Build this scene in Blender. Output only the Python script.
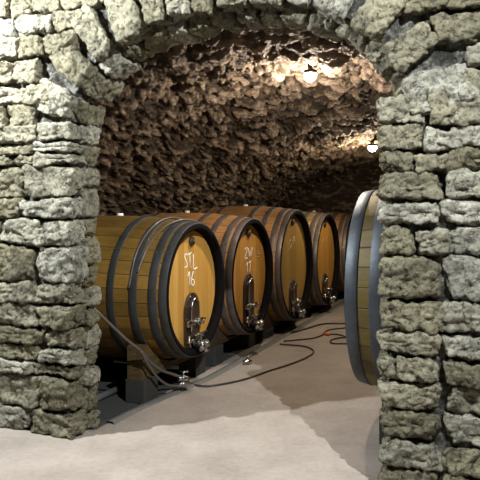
import bpy, bmesh, math, random
from mathutils import Vector, Matrix, noise

for o in list(bpy.data.objects):
    bpy.data.objects.remove(o)
SC = bpy.context.scene
COL = SC.collection
PI = math.pi

# ------------------------------------------------------------------ camera, world, light, exposure
EYE = 1.55
cam = bpy.data.cameras.new('camera')
cam.sensor_width = 36.0
cam.lens = 36.0 * 640.0 / 480.0
cam.shift_y = -29.0 / 480.0
cam.clip_start = 0.05
cam_o = bpy.data.objects.new('camera', cam)
cam_o.location = (0, 0, EYE)
cam_o.rotation_euler = (PI / 2, 0, 0)
COL.objects.link(cam_o)
SC.camera = cam_o

SC.view_settings.view_transform = 'Standard'
SC.view_settings.look = 'None'
SC.view_settings.gamma = 1.0
SC.view_settings.use_curve_mapping = False
SC.view_settings.exposure = 0.0

w = bpy.data.worlds.new('world')
SC.world = w
w.use_nodes = True
w.node_tree.nodes['Background'].inputs[0].default_value = (0.85, 0.9, 1.0, 1)
w.node_tree.nodes['Background'].inputs[1].default_value = 0.008


def point_light(name, loc, power, color, radius=0.05):
    l = bpy.data.lights.new(name, 'POINT')
    l.energy = power
    l.color = color
    l.shadow_soft_size = radius
    o = bpy.data.objects.new(name, l)
    o.location = loc
    COL.objects.link(o)
    return o


# two bare lamps of the entrance room in front of the archway
point_light('entrance_light', (-2.54, 3.70, 3.45), 1050, (0.92, 0.97, 1.0), 0.02)
point_light('entrance_light', (1.44, 1.00, 4.3), 1520, (0.92, 0.97, 1.0), 0.02)

# ------------------------------------------------------------------ frames of reference
TH = math.radians(22.5)
ED = Vector((math.sin(TH), math.cos(TH), 0))      # along the aisle
EN = Vector((math.cos(TH), -math.sin(TH), 0))     # across the aisle (to the right)
O0 = Vector((-1.143, 4.32, 0))                    # front corner of left jamb
N0 = O0.dot(EN)
D0 = O0.dot(ED)


def nd(n, d, z=0.0):
    return EN * n + ED * d + Vector((0, 0, z))


def wl(u, dep, z):
    return O0 + EN * u + ED * dep + Vector((0, 0, z))


# ------------------------------------------------------------------ mesh helpers
def obj(name, bm, mat, parent=None, smooth=True, loc=None):
    me = bpy.data.meshes.new(name)
    bm.normal_update()
    bm.to_mesh(me)
    bm.free()
    if smooth:
        for p in me.polygons:
            p.use_smooth = True
    if mat:
        me.materials.append(mat)
    o = bpy.data.objects.new(name, me)
    COL.objects.link(o)
    if parent:
        o.parent = parent
    if loc is not None:
        o.location = loc
    return o


def thing(name, label, cat, loc=(0, 0, 0), rz=0, group=None):
    o = bpy.data.objects.new(name, None)
    o.empty_display_size = 0.1
    COL.objects.link(o)
    o.location = loc
    o.rotation_euler = (0, 0, rz)
    o['label'] = label
    o['category'] = cat
    if group:
        o['group'] = group
    return o


def tag(o, label, cat, group=None):
    o['label'] = label
    o['category'] = cat
    if group:
        o['group'] = group
    return o


def struct(o):
    o['kind'] = 'structure'
    return o


def box(bm, x0, x1, y0, y1, z0, z1, bevel=0.0, M=None):
    r = bmesh.ops.create_cube(bm, size=1.0)
    vs = r['verts']
    for v in vs:
        v.co = Vector(((x0 + x1) / 2 + v.co.x * (x1 - x0), (y0 + y1) / 2 + v.co.y * (y1 - y0),
                       (z0 + z1) / 2 + v.co.z * (z1 - z0)))
    if bevel:
        es = list({e for v in vs for e in v.link_edges})
        r2 = bmesh.ops.bevel(bm, geom=es, offset=bevel, segments=2, affect='EDGES', profile=0.5)
        vs = list({v for f in r2['faces'] for v in f.verts} | {v for v in vs if v.is_valid})
    if M:
        for v in vs:
            v.co = M @ v.co
    return vs


def lathe_x(bm, prof, seg=96, closed=True):
    """prof: list of (x, r) - revolve about the X axis"""
    rings = []
    for x, r in prof:
        if r < 1e-5:
            rings.append([bm.verts.new((x, 0, 0))])
        else:
            rings.append([bm.verts.new((x, r * math.sin(2 * PI * k / seg), r * math.cos(2 * PI * k / seg)))
                          for k in range(seg)])
    n = len(rings)
    for i in range(n if closed else n - 1):
        a, b = rings[i], rings[(i + 1) % n]
        for k in range(seg):
            k2 = (k + 1) % seg
            if len(a) == 1 and len(b) == 1:
                continue
            if len(a) == 1:
                bm.faces.new((a[0], b[k], b[k2]))
            elif len(b) == 1:
                bm.faces.new((a[k], b[0], a[k2]))
            else:
                bm.faces.new((a[k], b[k], b[k2], a[k2]))
    bmesh.ops.recalc_face_normals(bm, faces=bm.faces[:])


def catmull(pts, n=8):
    P = [Vector(p) for p in pts]
    P = [P[0] * 2 - P[1]] + P + [P[-1] * 2 - P[-2]]
    out = []
    for i in range(1, len(P) - 2):
        for k in range(n):
            t = k / n
            a, b, c, d = P[i - 1], P[i], P[i + 1], P[i + 2]
            out.append(0.5 * ((2 * b) + (c - a) * t + (2 * a - 5 * b + 4 * c - d) * t * t
                              + (3 * b - a - 3 * c + d) * t ** 3))
    out.append(P[-2])
    return out


def tube(bm, pts, r, seg=10):
    P = [Vector(p) for p in pts]
    n = len(P)
    up = Vector((0, 0, 1))
    prev = None
    rings = []
    for i in range(n):
        t = (P[min(i + 1, n - 1)] - P[max(i - 1, 0)])
        if t.length < 1e-9:
            t = Vector((1, 0, 0))
        t.normalize()
        if prev is None:
            a = up if abs(t.dot(up)) < 0.9 else Vector((1, 0, 0))
            s = t.cross(a).normalized()
        else:
            s = (prev - t * prev.dot(t)).normalized()
        prev = s
        q = t.cross(s)
        rr = r[i] if isinstance(r, (list, tuple)) else r
        rings.append([bm.verts.new(P[i] + s * rr * math.cos(2 * PI * k / seg) + q * rr * math.sin(2 * PI * k / seg))
                      for k in range(seg)])
    for i in range(n - 1):
        for k in range(seg):
            bm.faces.new((rings[i][k], rings[i][(k + 1) % seg], rings[i + 1][(k + 1) % seg], rings[i + 1][k]))
    bm.faces.new(rings[0][::-1])
    bm.faces.new(rings[-1])


def cyl(bm, c, axis, r, h, seg=24, bevel=0.0):
    a = Vector(axis).normalized()
    c = Vector(c)
    b = min(bevel, h * 0.45)
    if b:
        pts = [c, c + a * b, c + a * (h - b), c + a * h]
        rs = [r - b, r, r, r - b]
    else:
        pts = [c, c + a * h]
        rs = [r, r]
    tube(bm, pts, rs, seg)


def extrude_poly(bm, pts, x0, x1):
    """pts in (y,z), extruded along x"""
    a = [bm.verts.new((x0, y, z)) for y, z in pts]
    b = [bm.verts.new((x1, y, z)) for y, z in pts]
    n = len(pts)
    bm.faces.new(a)
    bm.faces.new(b[::-1])
    for i in range(n):
        bm.faces.new((a[i], b[i], b[(i + 1) % n], a[(i + 1) % n]))
    bmesh.ops.recalc_face_normals(bm, faces=bm.faces[:])


# ------------------------------------------------------------------ material helpers
class NT:
    def __init__(self, name):
        self.m = bpy.data.materials.new(name)
        self.m.use_nodes = True
        self.t = self.m.node_tree
        self.b = self.t.nodes['Principled BSDF']

    def n(self, typ, **kw):
        nd_ = self.t.nodes.new(typ)
        for k, v in kw.items():
            setattr(nd_, k, v)
        return nd_

    def l(self, a, b):
        self.t.links.new(a, b)

    def val(self, sock, v):
        if hasattr(v, 'is_output') or isinstance(v, bpy.types.NodeSocket):
            self.l(v, sock)
        else:
            sock.default_value = v

    def math(self, op, a, b=0.0, c=0.0, clamp=False):
        q = self.n('ShaderNodeMath', operation=op)
        q.use_clamp = clamp
        self.val(q.inputs[0], a)
        self.val(q.inputs[1], b)
        self.val(q.inputs[2], c)
        return q.outputs[0]

    def coord(self, kind='Object', scale=(1, 1, 1)):
        tc = self.n('ShaderNodeTexCoord')
        mp = self.n('ShaderNodeMapping')
        mp.inputs['Scale'].default_value = scale
        self.l(tc.outputs[kind], mp.inputs['Vector'])
        return mp.outputs[0]

    def noise(self, vec, scale, detail=4, rough=0.55, dist=0.0):
        q = self.n('ShaderNodeTexNoise')
        self.l(vec, q.inputs['Vector'])
        q.inputs['Scale'].default_value = scale
        q.inputs['Detail'].default_value = detail
        q.inputs['Roughness'].default_value = rough
        q.inputs['Distortion'].default_value = dist
        return q.outputs['Fac']

    def ramp(self, fac, stops):
        q = self.n('ShaderNodeValToRGB')
        e = q.color_ramp.elements
        while len(e) < len(stops):
            e.new(0.5)
        for i, (p, c) in enumerate(stops):
            e[i].position = p
            e[i].color = c if len(c) == 4 else (*c, 1)
        self.l(fac, q.inputs[0])
        return q.outputs[0]

    def mix(self, fac, a, b, mode='MIX'):
        q = self.n('ShaderNodeMix', data_type='RGBA', blend_type=mode)
        self.val(q.inputs[0], fac)
        self.val(q.inputs[6], a if not isinstance(a, tuple) else (*a, 1) if len(a) == 3 else a)
        self.val(q.inputs[7], b if not isinstance(b, tuple) else (*b, 1) if len(b) == 3 else b)
        return q.outputs[2]

    def bump(self, h, strength=0.5, dist=0.02, prev=None):
        q = self.n('ShaderNodeBump')
        q.inputs['Strength'].default_value = strength
        q.inputs['Distance'].default_value = dist
        self.l(h, q.inputs['Height'])
        if prev:
            self.l(prev, q.inputs['Normal'])
        return q.outputs[0]

    def out(self, col=None, rough=None, normal=None, metal=None, spec=None):
        if col is not None:
            self.val(self.b.inputs['Base Color'], (*col, 1) if isinstance(col, tuple) and len(col) == 3 else col)
        if rough is not None:
            self.val(self.b.inputs['Roughness'], rough)
        if normal is not None:
            self.l(normal, self.b.inputs['Normal'])
        if metal is not None:
            self.val(self.b.inputs['Metallic'], metal)
        if spec is not None:
            self.b.inputs['Specular IOR Level'].default_value = spec
        return self.m


def m_stone(name, c1, c2, c3):
    t = NT(name)
    v = t.coord('Object')
    g = t.n('ShaderNodeNewGeometry')
    base = t.ramp(g.outputs['Random Per Island'], [(0.0, c1), (0.5, c2), (1.0, c3)])
    n1 = t.noise(v, 9, 6, 0.65)
    n2 = t.noise(v, 24, 8, 0.78, 0.6)
    col = t.mix(t.math('MULTIPLY', n1, 0.9), base, (0.4, 0.39, 0.34), 'SOFT_LIGHT')
    pit = t.ramp(n2, [(0.40, (0.05, 0.048, 0.04)), (0.50, (1, 1, 1))])
    col = t.mix(0.8, col, pit, 'MULTIPLY')
    gv = t.ramp(t.noise(v, 2.3, 5, 0.7), [(0.42, (0.42, 0.42, 0.42)), (0.58, (1, 1, 1))])
    col = t.mix(0.6, col, gv, 'MULTIPLY')
    lich = t.ramp(t.noise(v, 5, 3), [(0.55, (0, 0, 0)), (0.72, (1, 1, 1))])
    col = t.mix(t.math('MULTIPLY', lich, 0.4), col, (0.11, 0.105, 0.08))
    b = t.bump(n2, 1.0, 0.06)
    b = t.bump(n1, 1.0, 0.07, b)
    return t.out(col, 0.92, b, spec=0.15)


def m_mortar():
    t = NT('old_lime_mortar')
    v = t.coord('Object')
    n1 = t.noise(v, 14, 7, 0.7)
    n2 = t.noise(v, 70, 4, 0.7)
    col = t.ramp(n1, [(0.35, (0.02, 0.018, 0.015)), (0.5, (0.09, 0.086, 0.073)), (0.64, (0.30, 0.29, 0.255))])
    b = t.bump(n2, 0.9, 0.02)
    b = t.bump(n1, 1.0, 0.08, b)
    return t.out(col, 0.95, b, spec=0.1)


def m_vault():
    t = NT('brown_rubble_vault')
    v = t.coord('Object')
    at = t.n('ShaderNodeAttribute', attribute_name='cell')
    base = t.ramp(at.outputs['Fac'], [(0.0, (0.12, 0.085, 0.05)), (0.35, (0.36, 0.275, 0.18)),
                                      (0.7, (0.58, 0.47, 0.355)), (0.93, (0.68, 0.56, 0.43)), (1.0, (0.72, 0.55, 0.40))])
    vs_ = t.coord('Object', (0.5, 0.6, 1.9))
    n1 = t.noise(vs_, 14, 7, 0.75)
    n2 = t.noise(vs_, 48, 5, 0.75)
    col = t.mix(0.7, base, t.ramp(n1, [(0.38, (0.25, 0.2, 0.16)), (0.6, (1.1, 1.0, 0.95))]), 'MULTIPLY')
    mp = t.n('ShaderNodeMapping')
    mp.vector_type = 'TEXTURE'
    mp.inputs['Scale'].default_value = (3.2, 2.2, 1.0)
    t.l(t.n('ShaderNodeTexCoord').outputs['Object'], mp.inputs['Vector'])
    vo = t.n('ShaderNodeTexVoronoi', feature='DISTANCE_TO_EDGE')
    vo.inputs['Scale'].default_value = 30
    t.l(t.mix(0.06, mp.outputs[0], t.n('ShaderNodeTexNoise').outputs['Color']), vo.inputs['Vector'])
    chip = t.math('MULTIPLY', vo.outputs['Distance'], 6.0, clamp=True)
    col = t.mix(0.55, col, t.ramp(chip, [(0.0, (0.12, 0.09, 0.07)), (0.45, (1, 1, 1))]), 'MULTIPLY')
    b = t.bump(n2, 1.0, 0.05)
    b = t.bump(chip, 0.8, 0.02, b)
    b = t.bump(n1, 1.0, 0.11, b)
    return t.out(col, 0.62, b, spec=0.5)


def m_floor():
    t = NT('worn_concrete_floor')
    v = t.coord('Object')
    n1 = t.noise(v, 2.2, 5, 0.6)
    n2 = t.noise(v, 25, 6, 0.65)
    col = t.ramp(n1, [(0.3, (0.225, 0.190, 0.158)), (0.55, (0.28, 0.240, 0.203)), (0.75, (0.32, 0.280, 0.240))])
    col = t.mix(0.5, col, t.ramp(n2, [(0.3, (0.72, 0.70, 0.68)), (0.6, (1, 1, 1))]), 'MULTIPLY')
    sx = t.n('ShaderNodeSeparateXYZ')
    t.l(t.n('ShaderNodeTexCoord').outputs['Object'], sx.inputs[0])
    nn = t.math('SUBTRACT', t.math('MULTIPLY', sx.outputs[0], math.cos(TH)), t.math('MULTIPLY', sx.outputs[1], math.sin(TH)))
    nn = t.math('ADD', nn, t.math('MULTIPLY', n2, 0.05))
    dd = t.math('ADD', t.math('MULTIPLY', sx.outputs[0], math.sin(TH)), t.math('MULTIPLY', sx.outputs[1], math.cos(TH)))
    dark_strip = t.math('MULTIPLY', t.math('SUBTRACT', -2.64, nn), 40.0, clamp=True)
    dark_strip = t.math('MULTIPLY', dark_strip, t.math('MULTIPLY', t.math('SUBTRACT', dd, D0 + 0.2), 20.0, clamp=True))   # floor strip below the casks mixed to a darker grey
    col = t.mix(dark_strip, col, t.mix(n2, (0.025, 0.026, 0.023), (0.06, 0.062, 0.055)))
    b = t.bump(n2, 0.35, 0.01)
    b = t.bump(n1, 0.3, 0.05, b)
    return t.out(col, 0.8, b, spec=0.25)


def m_stave(name, a, b_, c):
    t = NT(name)
    tc = t.n('ShaderNodeTexCoord')
    sx = t.n('ShaderNodeSeparateXYZ')
    t.l(tc.outputs['Object'], sx.inputs[0])
    ang = t.math('ARCTAN2', sx.outputs[1], sx.outputs[2])
    k = t.math('MULTIPLY', ang, 34 / (2 * PI))
    fl = t.math('FLOOR', k)
    wn = t.n('ShaderNodeTexWhiteNoise', noise_dimensions='1D')
    t.l(fl, wn.inputs['W'])
    base = t.ramp(wn.outputs['Value'], [(0.0, a), (0.5, b_), (1.0, c)])
    fr = t.math('FRACT', k)
    edge = t.math('MINIMUM', fr, t.math('SUBTRACT', 1.0, fr))
    line = t.math('MULTIPLY', edge, 22.0, clamp=True)
    # grain runs along the stave
    cmb = t.n('ShaderNodeCombineXYZ')
    t.l(t.math('MULTIPLY', sx.outputs[0], 2.0), cmb.inputs[0])
    t.l(t.math('MULTIPLY', ang, 22.0), cmb.inputs[1])
    t.l(wn.outputs['Value'], cmb.inputs[2])
    g = t.noise(cmb.outputs[0], 1.6, 6, 0.7, 0.4)
    v = t.coord('Object')
    dirt = t.noise(v, 3.5, 5, 0.65)
    col = t.mix(0.65, base, t.ramp(g, [(0.3, (0.55, 0.5, 0.45)), (0.62, (1.05, 1.03, 1.0))]), 'MULTIPLY')
    col = t.mix(0.55, col, t.ramp(dirt, [(0.35, (0.5, 0.47, 0.42)), (0.6, (1, 1, 1))]), 'MULTIPLY')
    col = t.mix(t.math('SUBTRACT', 1.0, line), col, (0.03, 0.02, 0.012))
    b = t.bump(g, 0.25, 0.01)
    b = t.bump(line, 0.5, 0.01, b)
    return t.out(col, 0.55, b, spec=0.35)


def m_head(name, a, b_, c, boards=0.095, seed=0.0):
    t = NT(name)
    tc = t.n('ShaderNodeTexCoord')
    sx = t.n('ShaderNodeSeparateXYZ')
    t.l(tc.outputs['Object'], sx.inputs[0])
    k = t.math('ADD', t.math('DIVIDE', sx.outputs[1], boards), 20.37 + seed)
    fl = t.math('FLOOR', k)
    fr = t.math('FRACT', k)
    wn = t.n('ShaderNodeTexWhiteNoise', noise_dimensions='1D')
    t.l(fl, wn.inputs['W'])
    base = t.ramp(wn.outputs['Value'], [(0.0, a), (0.5, b_), (1.0, c)])
    edge = t.math('MINIMUM', fr, t.math('SUBTRACT', 1.0, fr))
    line = t.math('MULTIPLY', edge, 30.0, clamp=True)
    cmb = t.n('ShaderNodeCombineXYZ')
    t.l(t.math('MULTIPLY', sx.outputs[1], 55.0), cmb.inputs[0])
    t.l(t.math('MULTIPLY', sx.outputs[2], 2.2), cmb.inputs[1])
    t.l(t.math('MULTIPLY', wn.outputs['Value'], 7.0), cmb.inputs[2])
    g = t.noise(cmb.outputs[0], 1.0, 5, 0.65, 0.3)
    col = t.mix(0.5, base, t.ramp(g, [(0.3, (0.66, 0.58, 0.5)), (0.62, (1.06, 1.05, 1.0))]), 'MULTIPLY')
    col = t.mix(t.math('MULTIPLY', t.math('SUBTRACT', 1.0, line), 0.6), col, (0.12, 0.06, 0.02))
    b = t.bump(g, 0.12, 0.005)
    return t.out(col, 0.5, b, spec=0.35)


def m_steel(name, col, rough=0.5, metal=0.85):
    t = NT(name)
    v = t.coord('Object')
    n1 = t.noise(v, 7, 6, 0.7)
    n2 = t.noise(v, 40, 4, 0.7)
    c = t.mix(0.8, col, t.ramp(n1, [(0.32, (0.55, 0.52, 0.50)), (0.6, (1.1, 1.1, 1.1))]), 'MULTIPLY')
    r = t.math('ADD', t.math('MULTIPLY', n2, 0.25), rough - 0.1)
    b = t.bump(n2, 0.15, 0.005)
    return t.out(c, r, b, metal=metal)


def m_plain(name, col, rough=0.5, metal=0.0, spec=0.5, var=0.5, scale=20):
    t = NT(name)
    v = t.coord('Object')
    n1 = t.noise(v, scale, 5, 0.65)
    c = t.mix(var, col, t.ramp(n1, [(0.3, (0.55, 0.55, 0.55)), (0.65, (1.1, 1.1, 1.1))]), 'MULTIPLY')
    b = t.bump(n1, 0.2, 0.01)
    return t.out(c, rough, b, metal=metal, spec=spec)


def m_timber(name, a, b_):
    t = NT(name)
    v = t.coord('Object', (6, 1.2, 14))
    g = t.noise(v, 3, 6, 0.7, 0.6)
    col = t.ramp(g, [(0.3, a), (0.68, b_)])
    return t.out(col, 0.75, t.bump(g, 0.4, 0.01), spec=0.25)


def m_emit(name, col, strength):
    t = NT(name)
    t.b.inputs['Base Color'].default_value = (0.9, 0.9, 0.88, 1)
    t.b.inputs['Emission Color'].default_value = (*col, 1)
    t.b.inputs['Emission Strength'].default_value = strength
    return t.m


MS_STONE = m_stone('pale_limestone', (0.27, 0.245, 0.16), (0.42, 0.385, 0.275), (0.56, 0.54, 0.45))
MS_MORTAR = m_mortar()
MS_VAULT = m_vault()
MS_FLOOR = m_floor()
MS_HOOP = m_steel('grey_painted_steel_hoop', (0.05, 0.060, 0.072), 0.5, 0.4)
MS_HOOPA = m_steel('worn_dark_steel_hoop', (0.045, 0.045, 0.043), 0.5, 0.35)
MS_HOOPB = m_steel('brown_grey_steel_hoop', (0.13, 0.108, 0.10), 0.45, 0.45)
MS_CHIME = m_plain('blackened_chime', (0.006, 0.005, 0.005), 0.9, spec=0.05)
MS_IRON = m_plain('dark_brown_door', (0.035, 0.022, 0.014), 0.28, spec=0.6)
MS_CHROME = m_plain('chromed_steel', (0.42, 0.41, 0.40), 0.2, metal=1.0, var=0.2)
MS_PLUG = m_plain('dark_plug', (0.03, 0.018, 0.012), 0.5)
MS_CHALK = m_plain('white_chalk', (0.85, 0.84, 0.8), 0.9, spec=0.1, var=0.3, scale=150)
MS_CHALKF = m_plain('faint_chalk', (0.50, 0.40, 0.26), 0.9, spec=0.1, var=0.3, scale=150)
MS_BUNG = m_plain('white_silicone', (0.8, 0.78, 0.74), 0.5, var=0.2)
MS_HOSE = m_plain('grey_hose_rubber', (0.085, 0.072, 0.06), 0.35, var=0.3)
MS_CABLE = m_plain('dark_cable_rubber', (0.035, 0.026, 0.02), 0.5, var=0.2)
MS_ORANGE = m_plain('orange_plastic', (0.6, 0.14, 0.03), 0.4, var=0.2)
MS_BEAM = m_timber('dark_cradle_timber', (0.02, 0.012, 0.007), (0.06, 0.036, 0.018))
MS_BEAMY = m_timber('yellow_cradle_timber', (0.02, 0.013, 0.006), (0.11, 0.07, 0.024))
MS_CONC = m_plain('grey_concrete', (0.04, 0.038, 0.034), 0.9, spec=0.15, scale=30)
MS_PIPE = m_plain('grey_plastic_pipe', (0.10, 0.10, 0.095), 0.5, var=0.2)

# ------------------------------------------------------------------ floor
bm = bmesh.new()
NX, NY = 90, 90
x0, x1, y0, y1 = -8.0, 12.0, -2.0, 20.0
grid = [[None] * (NX + 1) for _ in range(NY + 1)]
for j in range(NY + 1):
    for i in range(NX + 1):
        x = x0 + (x1 - x0) * i / NX
        y = y0 + (y1 - y0) * j / NY
        grid[j][i] = bm.verts.new((x, y, 0.0))
for j in range(NY):
    for i in range(NX):
        bm.faces.new((grid[j][i], grid[j][i + 1], grid[j + 1][i + 1], grid[j + 1][i]))
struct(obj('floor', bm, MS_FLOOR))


# ------------------------------------------------------------------ stone masonry of the entrance archway
def stone(bm, cu, cd, cz, hu, hd, hz, seed, n=9, rough=1.0, R=None, xf=wl):
    """one hewn stone: rounded, noise-worn block in wall coordinates (u, depth, z). R optional rotation of (u,z)"""
    rnd = random.Random(seed)
    off = Vector((rnd.uniform(-50, 50), rnd.uniform(-50, 50), rnd.uniform(-50, 50)))
    ex = rnd.uniform(6, 11)
    skew = rnd.uniform(-0.16, 0.16)
    skew2 = rnd.uniform(-0.16, 0.16)
    tmp = {}
    faces = []

    def vert(i, j, k):
        key = (i, j, k)
        if key in tmp:
            return tmp[key]
        p = Vector((2 * i / n - 1, 2 * j / n - 1, 2 * k / n - 1))
        m = max(abs(p.x), abs(p.y), abs(p.z))
        L = (abs(p.x) ** ex + abs(p.y) ** ex + abs(p.z) ** ex) ** (1 / ex)
        q = p * (m / L)
        x = q.x * hu * (1 + skew2 * q.z)
        y = q.y * hd
        z = q.z * hz * (1 + skew * q.x) + skew * 0.25 * hz * q.x
        P = Vector((x, y, z))
        nn = Vector((q.x / hu, q.y / hd, q.z / hz)).normalized()
        f = noise.fractal(P * 7 + off, 0.9, 2.1, 3)
        f2 = noise.noise(P * 38 + off)
        f3 = noise.noise(P * 18 + off * 2)
        f4 = noise.noise(P * 75 + off)
        rg = 1.0 - 2.0 * abs(noise.noise(P * 13 + off * 3))
        P += nn * rough * (0.024 * f + 0.010 * f2 + 0.012 * f3 + 0.005 * f4 - 0.012 * max(0.0, rg - 0.6) * 2.5)
        if R is not None:
            ca, sa = math.cos(R), math.sin(R)
            P = Vector((P.x * ca - P.z * sa, P.y, P.x * sa + P.z * ca))
        v = bm.verts.new(xf(cu + P.x, cd + P.y, cz + P.z))
        tmp[key] = v
        return v
    for a in range(n):
        for b in range(n):
            faces += [((a, b, 0), (a, b + 1, 0), (a + 1, b + 1, 0), (a + 1, b, 0)),
                      ((a, b, n), (a + 1, b, n), (a + 1, b + 1, n), (a, b + 1, n)),
                      ((a, 0, b), (a + 1, 0, b), (a + 1, 0, b + 1), (a, 0, b + 1)),
                      ((a, n, b), (a, n, b + 1), (a + 1, n, b + 1), (a + 1, n, b)),
                      ((0, a, b), (0, a, b + 1), (0, a + 1, b + 1), (0, a + 1, b)),
                      ((n, a, b), (n, a + 1, b), (n, a + 1, b + 1), (n, a, b + 1))]
    for f in faces:
        bm.faces.new([vert(*c) for c in f])


WT = 0.34            # thickness of the archway wall
UR = 2.07            # right jamb
SPR, RISE, UC, UA, NEX = 1.88, 0.84, 1.08, 1.085, 2.4


def arch_pt(t, grow=0.0):
    """t 0..1 from left springing over the crown to the right springing"""
    a = PI * (1 - t)
    c, s = math.cos(a), math.sin(a)
    x = (UA + grow) * math.copysign(abs(c) ** (2 / NEX), c)
    z = (RISE + grow) * abs(s) ** (2 / NEX)
    return UC + x, SPR + z


def masonry_band(bm, u_a, u_b, zlist, seed, dep0=0.0, depth=0.22, skip=None, wmin=0.2, wmax=0.42, gap=0.030, anchor='a'):
    rnd = random.Random(seed)
    for i in range(len(zlist) - 1):
        za, zb = zlist[i], zlist[i + 1]
        u = u_b if anchor == 'b' else u_a
        first = True
        while (u > u_a + 0.05) if anchor == 'b' else (u < u_b - 0.05):
            wd = rnd.uniform(wmin, wmax)
            if anchor == 'b':
                ua, ub = max(u - wd, u_a), u
                u = ua
            else:
                ua, ub = u, min(u + wd, u_b)
                u = ub
            j = rnd.uniform(-0.03, 0.02) if first else 0
            first = False
            cu, cz = (ua + ub) / 2 + (j if anchor == 'b' else -j), (za + zb) / 2
            if skip and skip(cu, cz):
                continue
            dd = depth / 2 + rnd.uniform(-0.012, 0.012)
            stone(bm, cu, dep0 + depth / 2 + rnd.uniform(-0.012, 0.012), cz, (ub - ua) / 2 - gap / 2 + 0.012, dd,
                  (zb - za) / 2 - gap / 2 + 0.010, rnd.random() * 1e6, n=18)


def solid_wall(name, u0, u1, z0, z1, inset=0.075):
    """the lime mortar core; stones stand proud of it"""
    b = bmesh.new()
    nu, nz = max(2, int((u1 - u0) / 0.04)), max(2, int((z1 - z0) / 0.04))
    M = {}
    for side, dep in ((0, inset), (1, WT - inset)):
        for i in range(nu + 1):
            for k in range(nz + 1):
                u = u0 + (u1 - u0) * i / nu
                z = z0 + (z1 - z0) * k / nz
                f = noise.fractal(Vector((u * 6, z * 6, side * 7)), 1, 2, 3) * 0.02
                M[(side, i, k)] = b.verts.new(wl(u, dep + f * (1 if side else -1), z))
    for side in (0, 1):
        for i in range(nu):
            for k in range(nz):
                q = [M[(side, i, k)], M[(side, i + 1, k)], M[(side, i + 1, k + 1)], M[(side, i, k + 1)]]
                b.faces.new(q if side == 0 else q[::-1])
    for i in range(nu):
        b.faces.new((M[(0, i, 0)], M[(1, i, 0)], M[(1, i + 1, 0)], M[(0, i + 1, 0)]))
        b.faces.new((M[(0, i, nz)], M[(0, i + 1, nz)], M[(1, i + 1, nz)], M[(1, i, nz)]))
    for k in range(nz):
        b.faces.new((M[(0, 0, k)], M[(0, 0, k + 1)], M[(1, 0, k + 1)], M[(1, 0, k)]))
        b.faces.new((M[(0, nu, k)], M[(1, nu, k)], M[(1, nu, k + 1)], M[(0, nu, k + 1)]))
    return b


def two_mat(o, mat2, nfirst):
    o.data.materials.append(mat2)
    for p in o.data.polygons:
        if p.index >= nfirst:
            p.material_index = 1


def zfrom(ys, s):
    return sorted(1.55 - (y - 211) / s for y in ys)


# left jamb
zl = [-0.01] + zfrom([440, 414, 379, 366, 349, 331, 306, 284, 247, 219, 198, 165, 152, 141], 147)[1:] + [2.16]
zl = sorted(zl)
zlr = sorted([-0.01, 0.12, 0.31, 0.44, 0.58, 0.74, 0.86, 1.02, 1.16, 1.38, 1.50, 1.72, 1.86, 2.02, 2.16])
b = solid_wall('c', -1.9, -0.07, 0, 2.15)
nf = len(b.faces)
masonry_band(b, -1.25, 0.0, zl, 5, 0.0, 0.18, anchor='b', wmin=0.22, wmax=0.45)
masonry_band(b, -0.4, -0.002, zlr, 8, 0.185, 0.165, anchor='b', wmin=0.22, wmax=0.36)
o = obj('wall_left', b, MS_MORTAR)
two_mat(o, MS_STONE, nf)
struct(o)

# right jamb: (px-derived sizes already turned into metres)
b = solid_wall('c', UR + 0.06, 5.2, 0, 2.15, 0.05)
nf = len(b.faces)


def U(px):
    return UR + (px - 380) * 0.0053


def Z(py):
    return 1.55 - (py - 211) / 185.0


RS = [(378, 424, 95, 123), (429, 470, 93, 127), (378, 422, 124, 149), (426, 460, 130, 152), (379, 413, 150, 171),
      (415, 447, 154, 172), (378, 440, 173, 200), (380, 438, 202, 225), (379, 413, 226, 256), (417, 452, 228, 254),
      (379, 439, 257, 299), (380, 443, 301, 332), (379, 440, 334, 357), (378, 394, 358, 382), (396, 437, 358, 382),
      (379, 441, 383, 411), (380, 438, 412, 441), (379, 440, 442, 470), (379, 440, 470, 497)]
for i, (a, c, t_, b2) in enumerate(RS):
    stone(b, (U(a) + U(c)) / 2, 0.12, (Z(t_) + Z(b2)) / 2, (U(c) - U(a)) / 2 + 0.004, 0.125,
          abs(Z(t_) - Z(b2)) / 2 - 0.002, 100 + i, n=24)
    stone(b, UR + 0.12, 0.27, (Z(t_) + Z(b2)) / 2, 0.12, 0.075, abs(Z(t_) - Z(b2)) / 2, 300 + i, n=10)
zr = sorted([Z(y) for y in (95, 126, 150, 172, 200, 226, 256, 299, 332, 357, 382, 411, 441, 470)] + [-0.01])
masonry_band(b, U(443), 3.2, zr, 21, 0.0, 0.22, anchor='a', skip=lambda u, z: u < U(455) and 1.3 < z < 1.5)
o = obj('wall_right', b, MS_MORTAR)
two_mat(o, MS_STONE, nf)
struct(o)

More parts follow.
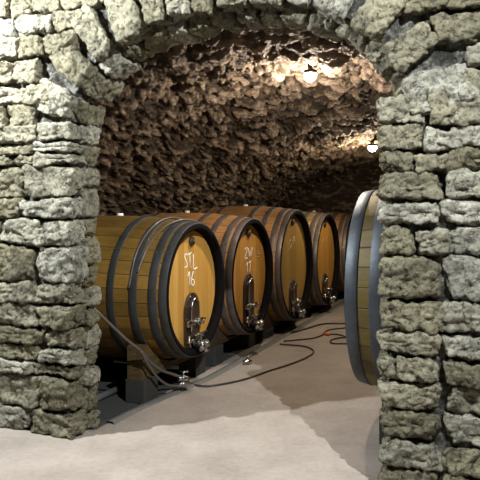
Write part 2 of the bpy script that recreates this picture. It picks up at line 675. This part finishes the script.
# the arch above: mortar slab with the opening cut out, voussoirs and the masonry over them
b = bmesh.new()
NS = 64
inner = [arch_pt(k / NS, 0.11) for k in range(NS + 1)]
TOPZ = 3.6
ua_, ub_ = -1.9, 5.2
for dep, flip in ((0.075, False), (WT - 0.075, True)):
    iv = [b.verts.new(wl(u, dep, z)) for u, z in inner]
    ov = [b.verts.new(wl(min(max(UC + (u - UC) * 1.0, ua_), ub_), dep, TOPZ)) for u, z in inner]
    for k in range(NS):
        q = [iv[k], iv[k + 1], ov[k + 1], ov[k]]
        b.faces.new(q if not flip else q[::-1])
    for (ue, kk) in ((ua_, 0), (ub_, NS)):
        e = [b.verts.new(wl(ue, dep, SPR + 0.1)), b.verts.new(wl(ue, dep, TOPZ))]
        b.faces.new([e[0], iv[kk], ov[kk], e[1]])
rows = []
for dep in (0.075, WT - 0.075):
    rows.append([b.verts.new(wl(u, dep, z)) for u, z in inner])
for k in range(NS):
    b.faces.new((rows[0][k], rows[1][k], rows[1][k + 1], rows[0][k + 1]))
nf = len(b.faces)
# voussoirs following the arch curve
rnd = random.Random(77)
S = [arch_pt(k / 400) for k in range(401)]
acc = [0]
for k in range(400):
    acc.append(acc[-1] + math.dist(S[k], S[k + 1]))


def at_len(s):
    for k in range(400):
        if acc[k + 1] >= s:
            break
    f = (s - acc[k]) / max(1e-6, acc[k + 1] - acc[k])
    p = (S[k][0] + (S[k + 1][0] - S[k][0]) * f, S[k][1] + (S[k + 1][1] - S[k][1]) * f)
    tx, tz = S[k + 1][0] - S[k][0], S[k + 1][1] - S[k][1]
    L = math.hypot(tx, tz)
    return p, (tx / L, tz / L)


for ring, (d0, dp, lo, hi) in enumerate(((0.0, 0.18, 0.15, 0.24), (0.11, 0.245, 0.13, 0.22))):
    s = 0.24
    while s < acc[-1] - 0.2:
        wd = rnd.uniform(lo, hi)
        (pu, pz), (tx, tz) = at_len(min(s + wd / 2, acc[-1]))
        ln = rnd.uniform(0.26, 0.38) if ring == 0 else rnd.uniform(0.18, 0.26)
        ins = rnd.uniform(-0.02, 0.015)
        nx_, nz_ = -tz, tx
        ins -= 0.075 if ring == 0 else 0.0
        cu, cz = pu + nx_ * (ln / 2 - ins), pz + nz_ * (ln / 2 - ins)
        stone(b, cu, d0 + dp / 2 + rnd.uniform(-0.01, 0.01), cz, wd / 2 - 0.008, dp / 2, ln / 2, rnd.random() * 1e6,
              n=18, R=math.atan2(tz, tx))
        s += wd


def in_ring(u, z):
    x, zz = abs(u - UC) / (UA + 0.31), max(0.0, (z - SPR)) / (RISE + 0.30)
    return x ** NEX + zz ** NEX < 1.0


masonry_band(b, -1.25, 3.3, [2.13, 2.30, 2.44, 2.62, 2.78, 2.92, 3.10, 3.3], 31, 0.0, 0.22, skip=in_ring, wmin=0.18, wmax=0.34)
o = obj('wall_arch', b, MS_MORTAR)
two_mat(o, MS_STONE, nf)
struct(o)

# ------------------------------------------------------------------ rubble vault
VC, VA = -1.73, 2.74          # centre line and half width across the aisle


def crown(d):
    t = min(1.0, max(0.0, (d - 6.4) / 2.6))
    t = t * t * (3 - 2 * t)
    return 2.91 - 0.40 * t


def vault_base(d, t):
    """t 0..1 from floor left over the crown to floor right"""
    hs, H = 0.75, crown(d)
    rise = H - hs
    wall = 0.11
    if t < wall:
        return VC - VA, hs * t / wall, (1, 0)
    if t > 1 - wall:
        return VC + VA, hs * (1 - t) / wall, (-1, 0)
    a = PI * (1 - (t - wall) / (1 - 2 * wall))
    c, s = math.cos(a), math.sin(a)
    e = 2 / 2.15
    n_, z_ = VA * math.copysign(abs(c) ** e, c), rise * abs(s) ** e
    g = Vector((-c / VA, -s / rise))
    g.normalize()
    return VC + n_, hs + z_, (g.x, g.y)


def rubble(q):
    """flat bedded rubble: returns (height, cell random)"""
    wv = noise.noise_vector(q * 1.3) * 0.10 + noise.noise_vector(q * 6) * 0.022
    qq = q + wv
    p = Vector((qq.x / 0.17, qq.y / 0.12, qq.z / 0.042))
    ds, ps = noise.voronoi(p)
    e = ds[1] - ds[0]
    c = noise.cell(ps[0] * 13.7)
    big = min(1.0, e * 4.5)
    p2 = Vector((qq.x / 0.07, qq.y / 0.055, qq.z / 0.02))
    d2, s2 = noise.voronoi(p2)
    sm = min(1.0, (d2[1] - d2[0]) * 2.6)
    c2 = noise.cell(s2[0] * 9.1)
    hgt = 0.34 * big + 0.40 * c + 0.14 * sm + 0.16 * c2
    c = 0.65 * c + 0.35 * c2
    f = noise.fractal(q * 3.1, 0.9, 2.0, 5)
    return hgt, c, f


b = bmesh.new()
lay = b.verts.layers.float.new('cell')
DS = []
d = D0 + WT - 0.06
while d < 13.2:
    DS.append(d)
    d += 0.0155 + max(0, (d - 6)) * 0.005
NTT = 560
TS = []
for j in range(NTT + 1):
    TS.append(0.02 + 0.96 * j / NTT)
G = []
for d in DS:
    row = []
    for t in TS:
        n_, z_, (gx, gz) = vault_base(d, t)
        q = nd(n_, d, z_)
        h, c, f = rubble(q)
        amp = 0.125
        off = amp * (h - 0.6) + 0.06 * f
        row_v = b.verts.new(nd(n_ + gx * off, d, max(0.0, z_ + gz * off)))
        row_v[lay] = c
        row.append(row_v)
    G.append(row)
for i in range(len(DS) - 1):
    for j in range(NTT):
        b.faces.new((G[i][j], G[i][j + 1], G[i + 1][j + 1], G[i + 1][j]))
b.normal_update()
struct(obj('ceiling', b, MS_VAULT))

# end wall of the cellar, same rubble
b = bmesh.new()
lay = b.verts.layers.float.new('cell')
G = []
for i in range(141):
    row = []
    for j in range(91):
        n_ = VC - VA - 0.3 + (2 * VA + 0.6) * i / 140
        z_ = 3.2 * j / 90
        h, c, f = rubble(Vector((n_, 40.0 + n_ * 0.3, z_)))
        v = b.verts.new(nd(n_, 13.1 - 0.09 * (h - 0.5) - 0.06 * f, z_))
        v[lay] = c
        row.append(v)
    G.append(row)
for i in range(140):
    for j in range(90):
        b.faces.new((G[i][j], G[i][j + 1], G[i + 1][j + 1], G[i + 1][j]))
struct(obj('wall_back', b, MS_VAULT))

# kerb lip of the drain beside the casks
b = bmesh.new()
pts = []
for k in range(60):
    dd = D0 + WT + 0.05 + k * 0.14
    nn = -2.655 + min(0.13, max(0, (dd - 4.3)) * 0.12)
    pts.append((nn, dd))
vs = []
for n_, dd in pts:
    j = noise.noise(Vector((dd * 5, 0, 0))) * 0.006
    vs.append([b.verts.new(nd(n_ - 0.035 + j, dd, 0.0)), b.verts.new(nd(n_ - 0.03 + j, dd, 0.018)),
               b.verts.new(nd(n_ + 0.02 + j, dd, 0.018)), b.verts.new(nd(n_ + 0.04 + j, dd, 0.0))])
for i in range(len(vs) - 1):
    for k in range(3):
        b.faces.new((vs[i][k], vs[i][k + 1], vs[i + 1][k + 1], vs[i + 1][k]))
struct(obj('trim_1', b, m_plain('kerb_concrete', (0.13, 0.125, 0.11), 0.9, spec=0.15, scale=30)))


# ------------------------------------------------------------------ vault lamps
def vault_lamp(label, n_, d, z_base, power, glow, color):
    t = thing('ceiling_lamp', label, 'lamp', nd(n_, d, z_base), -TH, 'lamps under the rubble vault')
    b = bmesh.new()
    cyl(b, (0, 0, -0.02), (0, 0, 1), 0.062, 0.03, 32, 0.006)
    cyl(b, (0, 0, 0.0), (0, 0, 1), 0.022, 0.16, 16, 0.003)
    obj('lamp_base', b, MS_CONC, t)
    b = bmesh.new()
    bmesh.ops.create_uvsphere(b, u_segments=28, v_segments=16, radius=1.0)
    for v in b.verts:
        v.co = Vector((v.co.x * 0.06, v.co.y * 0.06, -0.04 + v.co.z * 0.055))
    obj('glass_globe', b, m_emit('lit_globe', color, glow), t)
    b = bmesh.new()
    tube(b, [(0.068 * math.cos(a), 0.068 * math.sin(a), -0.02) for a in [2 * PI * k / 32 for k in range(33)]], 0.005, 8)
    for k in range(4):
        a = k * PI / 4
        tube(b, [(0.068 * math.cos(a) * math.cos(f), 0.068 * math.sin(a) * math.cos(f), -0.02 - 0.08 * math.sin(f))
                 for f in [PI * m / 14 for m in range(15)]], 0.0025, 6)
    obj('guard_cage', b, MS_CHROME, t)
    l = point_light('lamp_light', (0, 0, -0.22), power, color, 0.04)
    l.parent = t
    return t


vault_lamp('near vault lamp glowing brightly on the rough brown vault above the aisle', -1.69, 5.80, 2.86, 142, 60, (1.0, 0.875, 0.74))
vault_lamp('far small vault lamp low beside the right stone pillar edge', -1.69, 8.85, 2.465, 90, 60, (1.0, 0.84, 0.62))


# ------------------------------------------------------------------ casks
def cask(label, hc, rz, rh, rb, L, zc, hoops, ms, mh, mhoop, group, chalk=None, tint=0, detail=True, knob=True,
         bungs=True, sup=True, zt=0.42, door=(-0.03, 0.18, 0.15), beam_mat=None, name='wine_cask'):
    """hc: (x,y) of the centre of the front head rim; local +X points out of the front head"""
    R = Matrix.Rotation(rz, 3, 'Z')
    ax = R @ Vector((1, 0, 0))
    c = Vector((hc[0], hc[1], 0)) - ax * (L / 2)
    root = thing(name, label, 'cask', (c.x, c.y, zc - rb), rz, group)
    A = Vector((0, 0, rb))

    def prof(s):
        q = (s - L / 2) / (L / 2)
        return rb - (rb - rh) * abs(q) ** 2.0
    tk, rc = 0.05, 0.075
    # staves: outer skin plus inner chime walls
    b = bmesh.new()
    P = []
    ns = 28
    for k in range(ns + 1):
        s = 0.004 + (L - 0.008) * k / ns
        P.append((L / 2 - s, prof(s)))
    P += [(-L / 2, prof(L) - 0.006), (-L / 2, prof(L) - tk + 0.015), (-L / 2 + rc + 0.02, prof(L) - tk), (-L / 2 + rc + 0.02, 0.0)]
    P = [(L / 2 - rc - 0.02, 0.0), (L / 2 - rc - 0.02, prof(0) - tk)] + [(L / 2 - 0.002, prof(0) - tk + 0.012), (L / 2, prof(0) - 0.006)] + P
    lathe_x(b, P, 102, closed=False)
    st = obj('staves', b, ms, root, loc=A)
    # blackened chime ring round the head
    b = bmesh.new()
    lathe_x(b, [(L / 2 - rc - 0.01, prof(0) - tk - 0.008), (L / 2 - 0.006, prof(0) - tk - 0.001), (L / 2 + 0.003, prof(0) - tk + 0.012),
                (L / 2 + 0.004, prof(0) - 0.008), (L / 2 - 0.002, prof(0) + 0.0015), (L / 2 - 0.012, prof(0) + 0.003), (L / 2 - 0.012, prof(0) - 0.005),
                (L / 2 - 0.004, prof(0) - 0.02), (L / 2 - rc - 0.01, prof(0) - tk + 0.01)], 96)
    obj('chime', b, MS_CHIME, root, loc=A)
    # heads
    for sgn in (1, -1):
        b = bmesh.new()
        xf_ = sgn * (L / 2 - rc)
        rr = prof(0) - tk - 0.001
        lathe_x(b, [(xf_, 0.0), (xf_, rr * 0.5), (xf_, rr - 0.012), (xf_ - sgn * 0.01, rr), (xf_ - sgn * 0.03, rr), (xf_ - sgn * 0.03, 0.0)], 96, closed=False)
        obj('head', b, mh, root, loc=A, smooth=False)
    # hoops
    for (s0, s1) in hoops:
        for side in (0, 1):
            a_, b_ = (s0, s1) if side == 0 else (L - s1, L - s0)
            b = bmesh.new()
            e = 0.006
            m_ = (a_ + b_) / 2
            pr = [(L / 2 - a_, prof(a_) + e - 0.0015), (L / 2 - a_ - 0.003, prof(a_) + e), (L / 2 - m_, prof(m_) + e), (L / 2 - b_ + 0.003, prof(b_) + e), (L / 2 - b_, prof(b_) + e - 0.0015),
                  (L / 2 - b_, prof(b_) - 0.002), (L / 2 - m_, prof(m_) - 0.002), (L / 2 - a_, prof(a_) - 0.002)]
            lathe_x(b, pr, 102)
            # rivets of the overlap
            for q in (-0.3, 0.3):
                s = m_ + q * (b_ - a_)
                r = prof(s) + e
                an = -0.95
                pr_ = Vector((L / 2 - s, r * math.sin(an), r * math.cos(an)))
                cyl(b, pr_ - pr_.normalized() * 0.001, (0, math.sin(an), math.cos(an)), 0.008, 0.006, 10, 0.002)
            obj('hoop', b, mhoop, root, loc=A)
    xh = L / 2 - rc
    if bungs:
        b = bmesh.new()
        cyl(b, (0, 0, rb - 0.01), (0, 0, 1), 0.030, 0.032, 20, 0.006)
        obj('bung', b, MS_BUNG, root, loc=A)
    if knob:
        b = bmesh.new()
        zk = rh - tk - 0.105
        cyl(b, (xh - 0.005, 0, zk), (1, 0, 0), 0.040, 0.03, 24, 0.005)
        cyl(b, (xh + 0.02, 0, zk), (1, 0, 0), 0.016, 0.014, 16, 0.003)
        obj('sampling_plug', b, MS_PLUG, root, loc=A)
    if detail:
        dw, z_top = 0.135, door[0]
        z_bot = -(rh - tk) + 0.055
        # arched door
        def arched(wd, zt_, zb_, n=20):
            pts_ = [(-wd, zb_), (wd, zb_)]
            zz = zt_ - wd * 1.25
            for k in range(n + 1):
                a = PI * k / n
                pts_.append((wd * math.cos(a), zz + wd * 1.25 * math.sin(a)))
            return pts_
        b = bmesh.new()
        extrude_poly(b, arched(dw, z_top, z_bot), xh - 0.004, xh + 0.022)
        dr = obj('manhole_door', b, MS_IRON, root, loc=A, smooth=False)
        b = bmesh.new()
        extrude_poly(b, arched(dw * 0.62, z_top - 0.06, z_bot + 0.05), xh + 0.020, xh + 0.036)
        bmesh.ops.bevel(b, geom=b.edges[:], offset=0.005, segments=2, affect='EDGES')
        obj('raised_panel', b, MS_IRON, dr, smooth=False)
        for (y_, z_) in ((0.115, z_top - 0.10), (-0.115, z_top - 0.10), (0.05, z_top - 0.03), (-0.05, z_top - 0.03), (0.118, z_top - 0.22), (-0.118, z_top - 0.22)):
            b = bmesh.new()
            cyl(b, (xh + 0.02, y_, z_), (1, 0, 0), 0.008, 0.008, 12, 0.002)
            obj('bolt', b, MS_CHROME, dr)
        b = bmesh.new()
        zc_ = z_top - 0.15
        z1_ = z_bot + 0.10
        path = [(xh + 0.045, -0.08, z1_)] + [(xh + 0.05, -0.08, z1_ + (zc_ - z1_) * k / 4) for k in range(1, 5)]
        path += [(xh + 0.05, -0.01 - 0.07 * math.cos(a), zc_ + 0.10 * math.sin(a)) for a in [PI * 0.75 * k / 10 for k in range(1, 11)]]
        tube(b, path, 0.010, 10)
        obj('bow_handle', b, MS_CHROME, dr)
        # crossbars
        zb1 = z_bot + door[1]
        b = bmesh.new()
        box(b, xh + 0.036, xh + 0.056, -0.15, 0.15, zb1 - 0.026, zb1 + 0.026, 0.006)
        cb = obj('crossbar', b, MS_CHROME, root, loc=A)
        b = bmesh.new()
        cyl(b, (xh + 0.05, 0.02, zb1), (1, 0, 0), 0.03, 0.03, 6, 0.004)
        cyl(b, (xh + 0.07, 0.02, zb1), (1, 0, 0), 0.014, 0.05, 16, 0.003)
        tube(b, [(xh + 0.10, -0.045, zb1 + 0.03), (xh + 0.10, 0.02, zb1), (xh + 0.10, 0.085, zb1 + 0.03)], [0.006, 0.012, 0.008], 10)
        obj('wing_nut', b, MS_CHROME, cb)
        zb2 = zb1 - door[2]
        b = bmesh.new()
        tube(b, [(xh + 0.05, -0.15, zb2), (xh + 0.05, 0.16, zb2)], 0.012, 12)
        tube(b, [(xh + 0.05, -0.13, zb2 + 0.05), (xh + 0.06, -0.13, zb2 - 0.05)], 0.010, 10)
        obj('lower_clamp', b, MS_CHROME, root, loc=A)
        # tap
        b = bmesh.new()
        zt_ = zb2 - 0.030
        cyl(b, (xh, 0.02, zt_), (1, 0, 0), 0.04, 0.04, 24, 0.005)
        cyl(b, (xh + 0.03, 0.02, zt_), (1, 0, 0), 0.026, 0.14, 20, 0.004)
        cyl(b, (xh + 0.13, 0.02, zt_), (1, 0, 0), 0.036, 0.025, 8, 0.004)
        tube(b, catmull([(xh + 0.09, 0.02, zt_), (xh + 0.12, 0.035, zt_ - 0.02), (xh + 0.13, 0.045, zt_ - 0.075)], 6), 0.028, 16)
        cyl(b, (xh + 0.11, -0.05, zt_ - 0.02), (0, 1, 0), 0.042, 0.10, 20, 0.008)
        tp = obj('tap', b, MS_CHROME, root, loc=A)
        b = bmesh.new()
        cyl(b, (xh + 0.09, 0.02, zt_ + 0.02), (0, 0, 1), 0.010, 0.06, 12, 0.002)
        tube(b, [(xh + 0.09, -0.09, zt_ + 0.085), (xh + 0.09, 0.02, zt_ + 0.078), (xh + 0.09, 0.13, zt_ + 0.085)], [0.008, 0.014, 0.010], 12)
        obj('tap_lever', b, MS_CHROME, tp)
    for strokes, faint, nm in (chalk or []):
        b = bmesh.new()
        for sgm in strokes:
            q = [(xh + 0.0015, y_ * 0.85, 0.17 + (z_ - 0.175) * 0.84) for y_, z_ in sgm]
            if len(q) > 2:
                q = catmull(q, 4)
            tube(b, q, 0.0058 if not faint else 0.005, 6)
        for v in b.verts:
            v.co.x = xh + 0.0012 + (v.co.x - xh - 0.0015) * 0.3
        obj(nm, b, MS_CHALKF if faint else MS_CHALK, root, loc=A)
    # cradle
    if sup:
        zb = zc - rb
        cr = thing('cask_cradle', sup, 'cradle', (c.x, c.y, 0), rz, 'timber cradles under the casks')
        for (s0, s1, z0, nm) in ((0.22, 0.36, 0.19 if zc - rh > 0.22 else 0.10, 'front_saddle'), (L - 0.36, L - 0.22, 0.0, 'rear_saddle')):
            rr = max(prof(s0), prof(s1)) + 0.008
            half = 0.57
            zt_ = zc - zt * rh / 0.59
            ya = math.sqrt(max(0.0, rr * rr - (zc - zt_) ** 2))
            ya = min(ya, half - 0.02)
            a0 = math.asin(ya / rr)
            zlow = max(zc - rr - 0.0, z0 + 0.01)
            pts_ = [(-half, z0), (half, z0), (half, zt_)]
            for k in range(25):
                a = a0 - 2 * a0 * k / 24
                pts_.append((rr * math.sin(a), max(zc - rr * math.cos(a), z0 + 0.005)))
            pts_.append((-half, zt_))
            b = bmesh.new()
            extrude_poly(b, pts_, L / 2 - s1, L / 2 - s0)
            obj(nm, b, beam_mat or MS_BEAM, cr, smooth=False)
            if z0 > 0:
                for yy in (-0.46, 0.46):
                    b = bmesh.new()
                    box(b, L / 2 - s1 - 0.02, L / 2 - s0 + 0.02, yy - 0.11, yy + 0.11, 0.0, z0, 0.008)
                    obj('footing_block', b, MS_CONC, cr, smooth=False)
    return root


H1 = [(0.0, 0.065), (0.085, 0.155), (0.25, 0.32), (0.455, 0.52)]
OL = (0.36, 0.24, 0.07)


def hp(t):
    return (-0.362 + ED.x * t, 5.57 + ED.y * t)


# chalk strokes in (y,z) of the head, metres
ck1 = [[(-0.075, 0.325), (-0.115, 0.345), (-0.135, 0.31), (-0.085, 0.25), (-0.085, 0.215), (-0.14, 0.205)],
       [(-0.07, 0.335), (0.03, 0.35)], [(-0.02, 0.34), (-0.015, 0.19)], [(0.02, 0.2), (0.026, 0.196)],
       [(0.06, 0.33), (0.065, 0.18), (0.15, 0.185)],
       [(-0.07, 0.105), (-0.03, 0.15), (-0.02, -0.0)],
       [(0.06, 0.15), (0.02, 0.08), (0.02, 0.02), (0.06, 0.005), (0.08, 0.05), (0.03, 0.07)]]
ck2 = [[(-0.10, 0.31), (-0.01, 0.325), (-0.09, 0.20), (0.0, 0.20)],
       [(0.03, 0.32), (0.05, 0.21), (0.085, 0.28), (0.11, 0.21), (0.16, 0.33)],
       [(-0.04, 0.10), (-0.01, 0.14), (-0.01, 0.0)], [(0.03, 0.13), (0.10, 0.14), (0.06, 0.0)]]
ck2b = [[(0.33, 0.23), (0.44, 0.22)], [(0.35, 0.185), (0.43, 0.18)], [(0.34, 0.26), (0.40, 0.265)]]
ck3 = [[(-0.02, 0.34), (-0.10, 0.35), (-0.14, 0.27), (-0.07, 0.24), (-0.03, 0.29)],
       [(0.05, 0.27), (0.07, 0.39), (0.14, 0.36), (0.06, 0.32)], [(-0.16, 0.22), (-0.12, 0.215)]]
ck4 = [[(-0.10, 0.31), (-0.02, 0.31)], [(-0.06, 0.34), (-0.07, 0.25)], [(0.08, 0.34), (0.30, 0.34)], [(0.20, 0.37), (0.19, 0.30)]]

ST_OL = m_stave('olive_oak_staves', (0.11, 0.062, 0.012), (0.19, 0.105, 0.018), (0.29, 0.16, 0.03))
ST_OR = m_stave('orange_oak_staves', (0.32, 0.165, 0.06), (0.42, 0.215, 0.075), (0.50, 0.28, 0.115))
ST_WE = m_stave('pale_weathered_oak_staves', (0.24, 0.165, 0.07), (0.33, 0.23, 0.10), (0.42, 0.30, 0.15))
ST_GR = m_stave('weathered_oak_staves', (0.075, 0.054, 0.010), (0.12, 0.085, 0.018), (0.17, 0.12, 0.03))
HD_1 = m_head('honey_oak_head', (0.42, 0.225, 0.045), (0.50, 0.275, 0.06), (0.54, 0.31, 0.075))
HD_2 = m_head('amber_oak_head', (0.38, 0.19, 0.035), (0.46, 0.235, 0.05), (0.50, 0.265, 0.06), seed=3)
HD_3 = m_head('brown_oak_head', (0.22, 0.13, 0.03), (0.28, 0.17, 0.04), (0.32, 0.20, 0.05), seed=7)
GL = 'large oak casks in the row left of the aisle'

cask('nearest big oak cask in left row, chalked ST.L 16 on honey head', hp(0), -TH, 0.572, 0.640, 1.60, 0.868, H1, ST_OL, HD_1, MS_HOOPA, GL,
     chalk=[(ck1, False, 'chalk_writing')], sup='timber cradle under the nearest cask chalked ST.L', beam_mat=MS_BEAMY)
cask('second oak cask in left row, chalked ZW 17 on amber head', hp(1.34), -TH, 0.605, 0.67, 1.60, 0.86, H1, ST_OR, HD_2, MS_HOOPB, GL, door=(0.02, 0.18, 0.15),
     chalk=[(ck2, False, 'chalk_writing'), (ck2b, True, 'chalk_mark')], sup='dark timber cradle under the cask chalked ZW 17')
cask('third and widest oak cask in left row with faint chalk on brown head', hp(2.89), -TH, 0.70, 0.755, 1.45, 0.86, H1, ST_OR, HD_3, MS_HOOPB, GL, door=(-0.20, 0.13, 0.11),
     chalk=[(ck3, True, 'chalk_writing')], sup='dark timber cradle under the third cask from the left pillar')
cask('fourth oak cask in left row with pale weathered staves beyond the widest cask', hp(4.47), -TH, 0.68, 0.73, 1.45, 0.82, H1, ST_WE, HD_2, MS_HOOPB, GL, door=(-0.22, 0.12, 0.10),
     chalk=[(ck4, True, 'chalk_writing')], sup='dark timber cradle under the fourth cask from the left pillar')
cask('farthest oak cask in left row, mostly hidden behind the right steel hooped cask', hp(6.2), -TH, 0.66, 0.715, 1.45, 0.82, H1, ST_OR, HD_3, MS_HOOPB, GL,
     sup='dark timber cradle under the farthest cask of the left row')
H2 = [(0.0, 0.085), (0.165, 0.26), (0.45, 0.52)]
cask('oak cask right of aisle seen from the side, blue grey hoops, beside right stone pillar', (0.955, 4.85), PI - TH, 0.705, 0.775, 1.35, 0.985,
     H2, ST_GR, HD_3, MS_HOOP, None, detail=False, sup='timber cradle under the cask right of the aisle')


# ------------------------------------------------------------------ hoses, cables and small things
def fl(px, py, z=0.012):
    """a point on the floor, from its bearing and distance"""
    Y = 640 * (EYE - z) / (py - 211)
    return Vector(((px - 240) / 640 * Y, Y, z))


def pt(px, py, Y):
    return Vector(((px - 240) / 640 * Y, Y, EYE - (py - 211) / 640 * Y))


# hose loop draped over the nearest cask
L1, rb1, rh1 = 1.60, 0.640, 0.572
Rz = Matrix.Rotation(-TH, 3, 'Z')
h1 = hp(0)
c1 = Vector((h1[0], h1[1], 0.868)) - Rz @ Vector((1, 0, 0)) * (L1 / 2)


def on_cask(s, adeg, lift=0.016):
    q = (s - L1 / 2) / (L1 / 2)
    r = rb1 - (rb1 - rh1) * q * q + lift
    a = math.radians(adeg)
    return c1 + Rz @ Vector((L1 / 2 - s, -r * math.sin(a), r * math.cos(a)))


b = bmesh.new()
path = [on_cask(0.25, 72), on_cask(0.225, 56), on_cask(0.20, 40), on_cask(0.17, 24), on_cask(0.13, 8), on_cask(0.105, -8), on_cask(0.08, -22),
        on_cask(0.10, -34), on_cask(0.16, -36), on_cask(0.22, -24), on_cask(0.24, -8), on_cask(0.26, 8), on_cask(0.275, 24), on_cask(0.29, 42),
        on_cask(0.30, 60), on_cask(0.31, 84)]
tube(b, catmull(path, 8), 0.0085, 10)
tag(obj('rubber_hose', b, MS_HOSE), 'thin grey hose doubled and draped over the top of the nearest cask', 'hose')

# hose coming round the left pillar down to the couplings on the floor
t = thing('wine_hose', 'brown grey hose slanting from left pillar down to floor before nearest cask', 'hose', fl(183, 382, 0.0))
inv = Matrix.Translation(t.location).inverted()
b = bmesh.new()
p1 = [pt(84, 300, 4.86), pt(92, 307, 4.88), pt(110, 324, 4.92), pt(127, 340, 4.97), pt(141, 351, 5.03), pt(150, 362, 5.12), pt(161, 370, 5.24), pt(172, 374, 5.36),
      pt(181, 377, 5.42)]
tube(b, [inv @ p for p in catmull(p1, 8)], 0.0125, 10)
obj('hose_line', b, MS_HOSE, t)
b = bmesh.new()
p2 = [pt(141, 351, 5.01), pt(149, 366, 5.09), pt(158, 378, 5.2), pt(168, 385, 5.32), pt(178, 386, 5.42)]
tube(b, [inv @ p for p in catmull(p2, 8)], 0.011, 10)
obj('hose_line', b, MS_HOSE, t)
for nm, (pa, pb, r) in (('coupling', (pt(178, 378, 5.42), pt(187, 379, 5.46), 0.028)), ('coupling', (pt(177, 385, 5.42), pt(190, 383, 5.46), 0.022))):
    b = bmesh.new()
    a_, b2 = inv @ pa, inv @ pb
    dvec = (b2 - a_)
    cyl(b, a_, dvec, r, dvec.length, 16, 0.004)
    cyl(b, a_ + dvec * 0.35, dvec, r * 1.4, dvec.length * 0.25, 6, 0.004)
    tube(b, [a_ + dvec * 0.5, a_ + dvec * 0.5 + Vector((0.01, 0, 0.06))], 0.008, 8)
    tube(b, [a_ + dvec * 0.5 + Vector((-0.03, 0, 0.06)), a_ + dvec * 0.5 + Vector((0.05, 0.0, 0.055))], 0.007, 8)
    obj(nm, b, MS_CHROME, t)

# floor cables
b = bmesh.new()
ca = [fl(190, 384), fl(205, 386), fl(222, 384), fl(245, 379), fl(268, 371), fl(290, 364), fl(305, 358), fl(313, 353), fl(312, 349), fl(303, 346), fl(292, 345), fl(280, 344)]
tube(b, catmull(ca, 8), 0.0085, 8)
tag(obj('floor_cable', b, MS_CABLE), 'dark cable looping over the floor from the nearest cask to the third', 'cable')
b = bmesh.new()
cb_ = [fl(284, 341), fl(300, 339.5), fl(313, 338), fl(322, 335), fl(326, 331), fl(333, 329), fl(345, 328), fl(356, 327.5)]
tube(b, catmull(cb_, 8), 0.0085, 8)
tag(obj('extension_cable', b, MS_CABLE), 'dark cable running under the right cask with an orange plug nearby', 'cable')
t = thing('power_lead', 'dark power lead curled on the floor beside right cask with orange plug', 'cable', fl(325, 334, 0.0))
inv = Matrix.Translation(t.location).inverted()
b = bmesh.new()
cc = [fl(328, 334), fl(338, 334.5), fl(346, 337), fl(338, 338), fl(331, 340), fl(332, 343), fl(342, 343.5), fl(354, 343)]
tube(b, [inv @ p for p in catmull(cc, 8)], 0.0085, 8)
obj('lead', b, MS_CABLE, t)
b = bmesh.new()
pa, pb = inv @ fl(324.5, 333.6, 0.02), inv @ fl(327.5, 333.9, 0.02)
cyl(b, pa, pb - pa, 0.02, 0.07, 12, 0.004)
obj('plug', b, MS_ORANGE, t)
b = bmesh.new()
cd_ = [fl(290, 333), fl(305, 329), fl(318, 325), fl(328, 323.5), fl(340, 323.5), fl(356, 323)]
tube(b, catmull(cd_, 8), 0.012, 8)
tag(obj('floor_hose', b, MS_CABLE), 'thick dark hose on the floor in front of the fourth cask', 'hose')

# small metal fitting under second cask
b = bmesh.new()
p0 = pt(243, 351, 6.45)
p0.z = 0.03
cyl(b, p0, (1, 0.3, 0), 0.022, 0.09, 16, 0.004)
cyl(b, p0 + Vector((0.03, 0.01, 0)), (1, 0.3, 0), 0.03, 0.03, 6, 0.004)
tube(b, [p0 + Vector((0.05, 0.015, 0)), p0 + Vector((0.05, 0.015, 0.07))], 0.007, 8)
tag(obj('hose_coupling', b, MS_CHROME), 'small steel hose coupling on floor below the second cask', 'coupling')

# pipe by the left pillar
b = bmesh.new()
tube(b, [nd(-3.07, 4.02, 0.03), nd(-3.05, 4.66, 0.03)], 0.028, 16)
tag(obj('plastic_pipe', b, MS_PIPE), 'short grey pipe on the floor between left pillar and nearest cask', 'pipe')
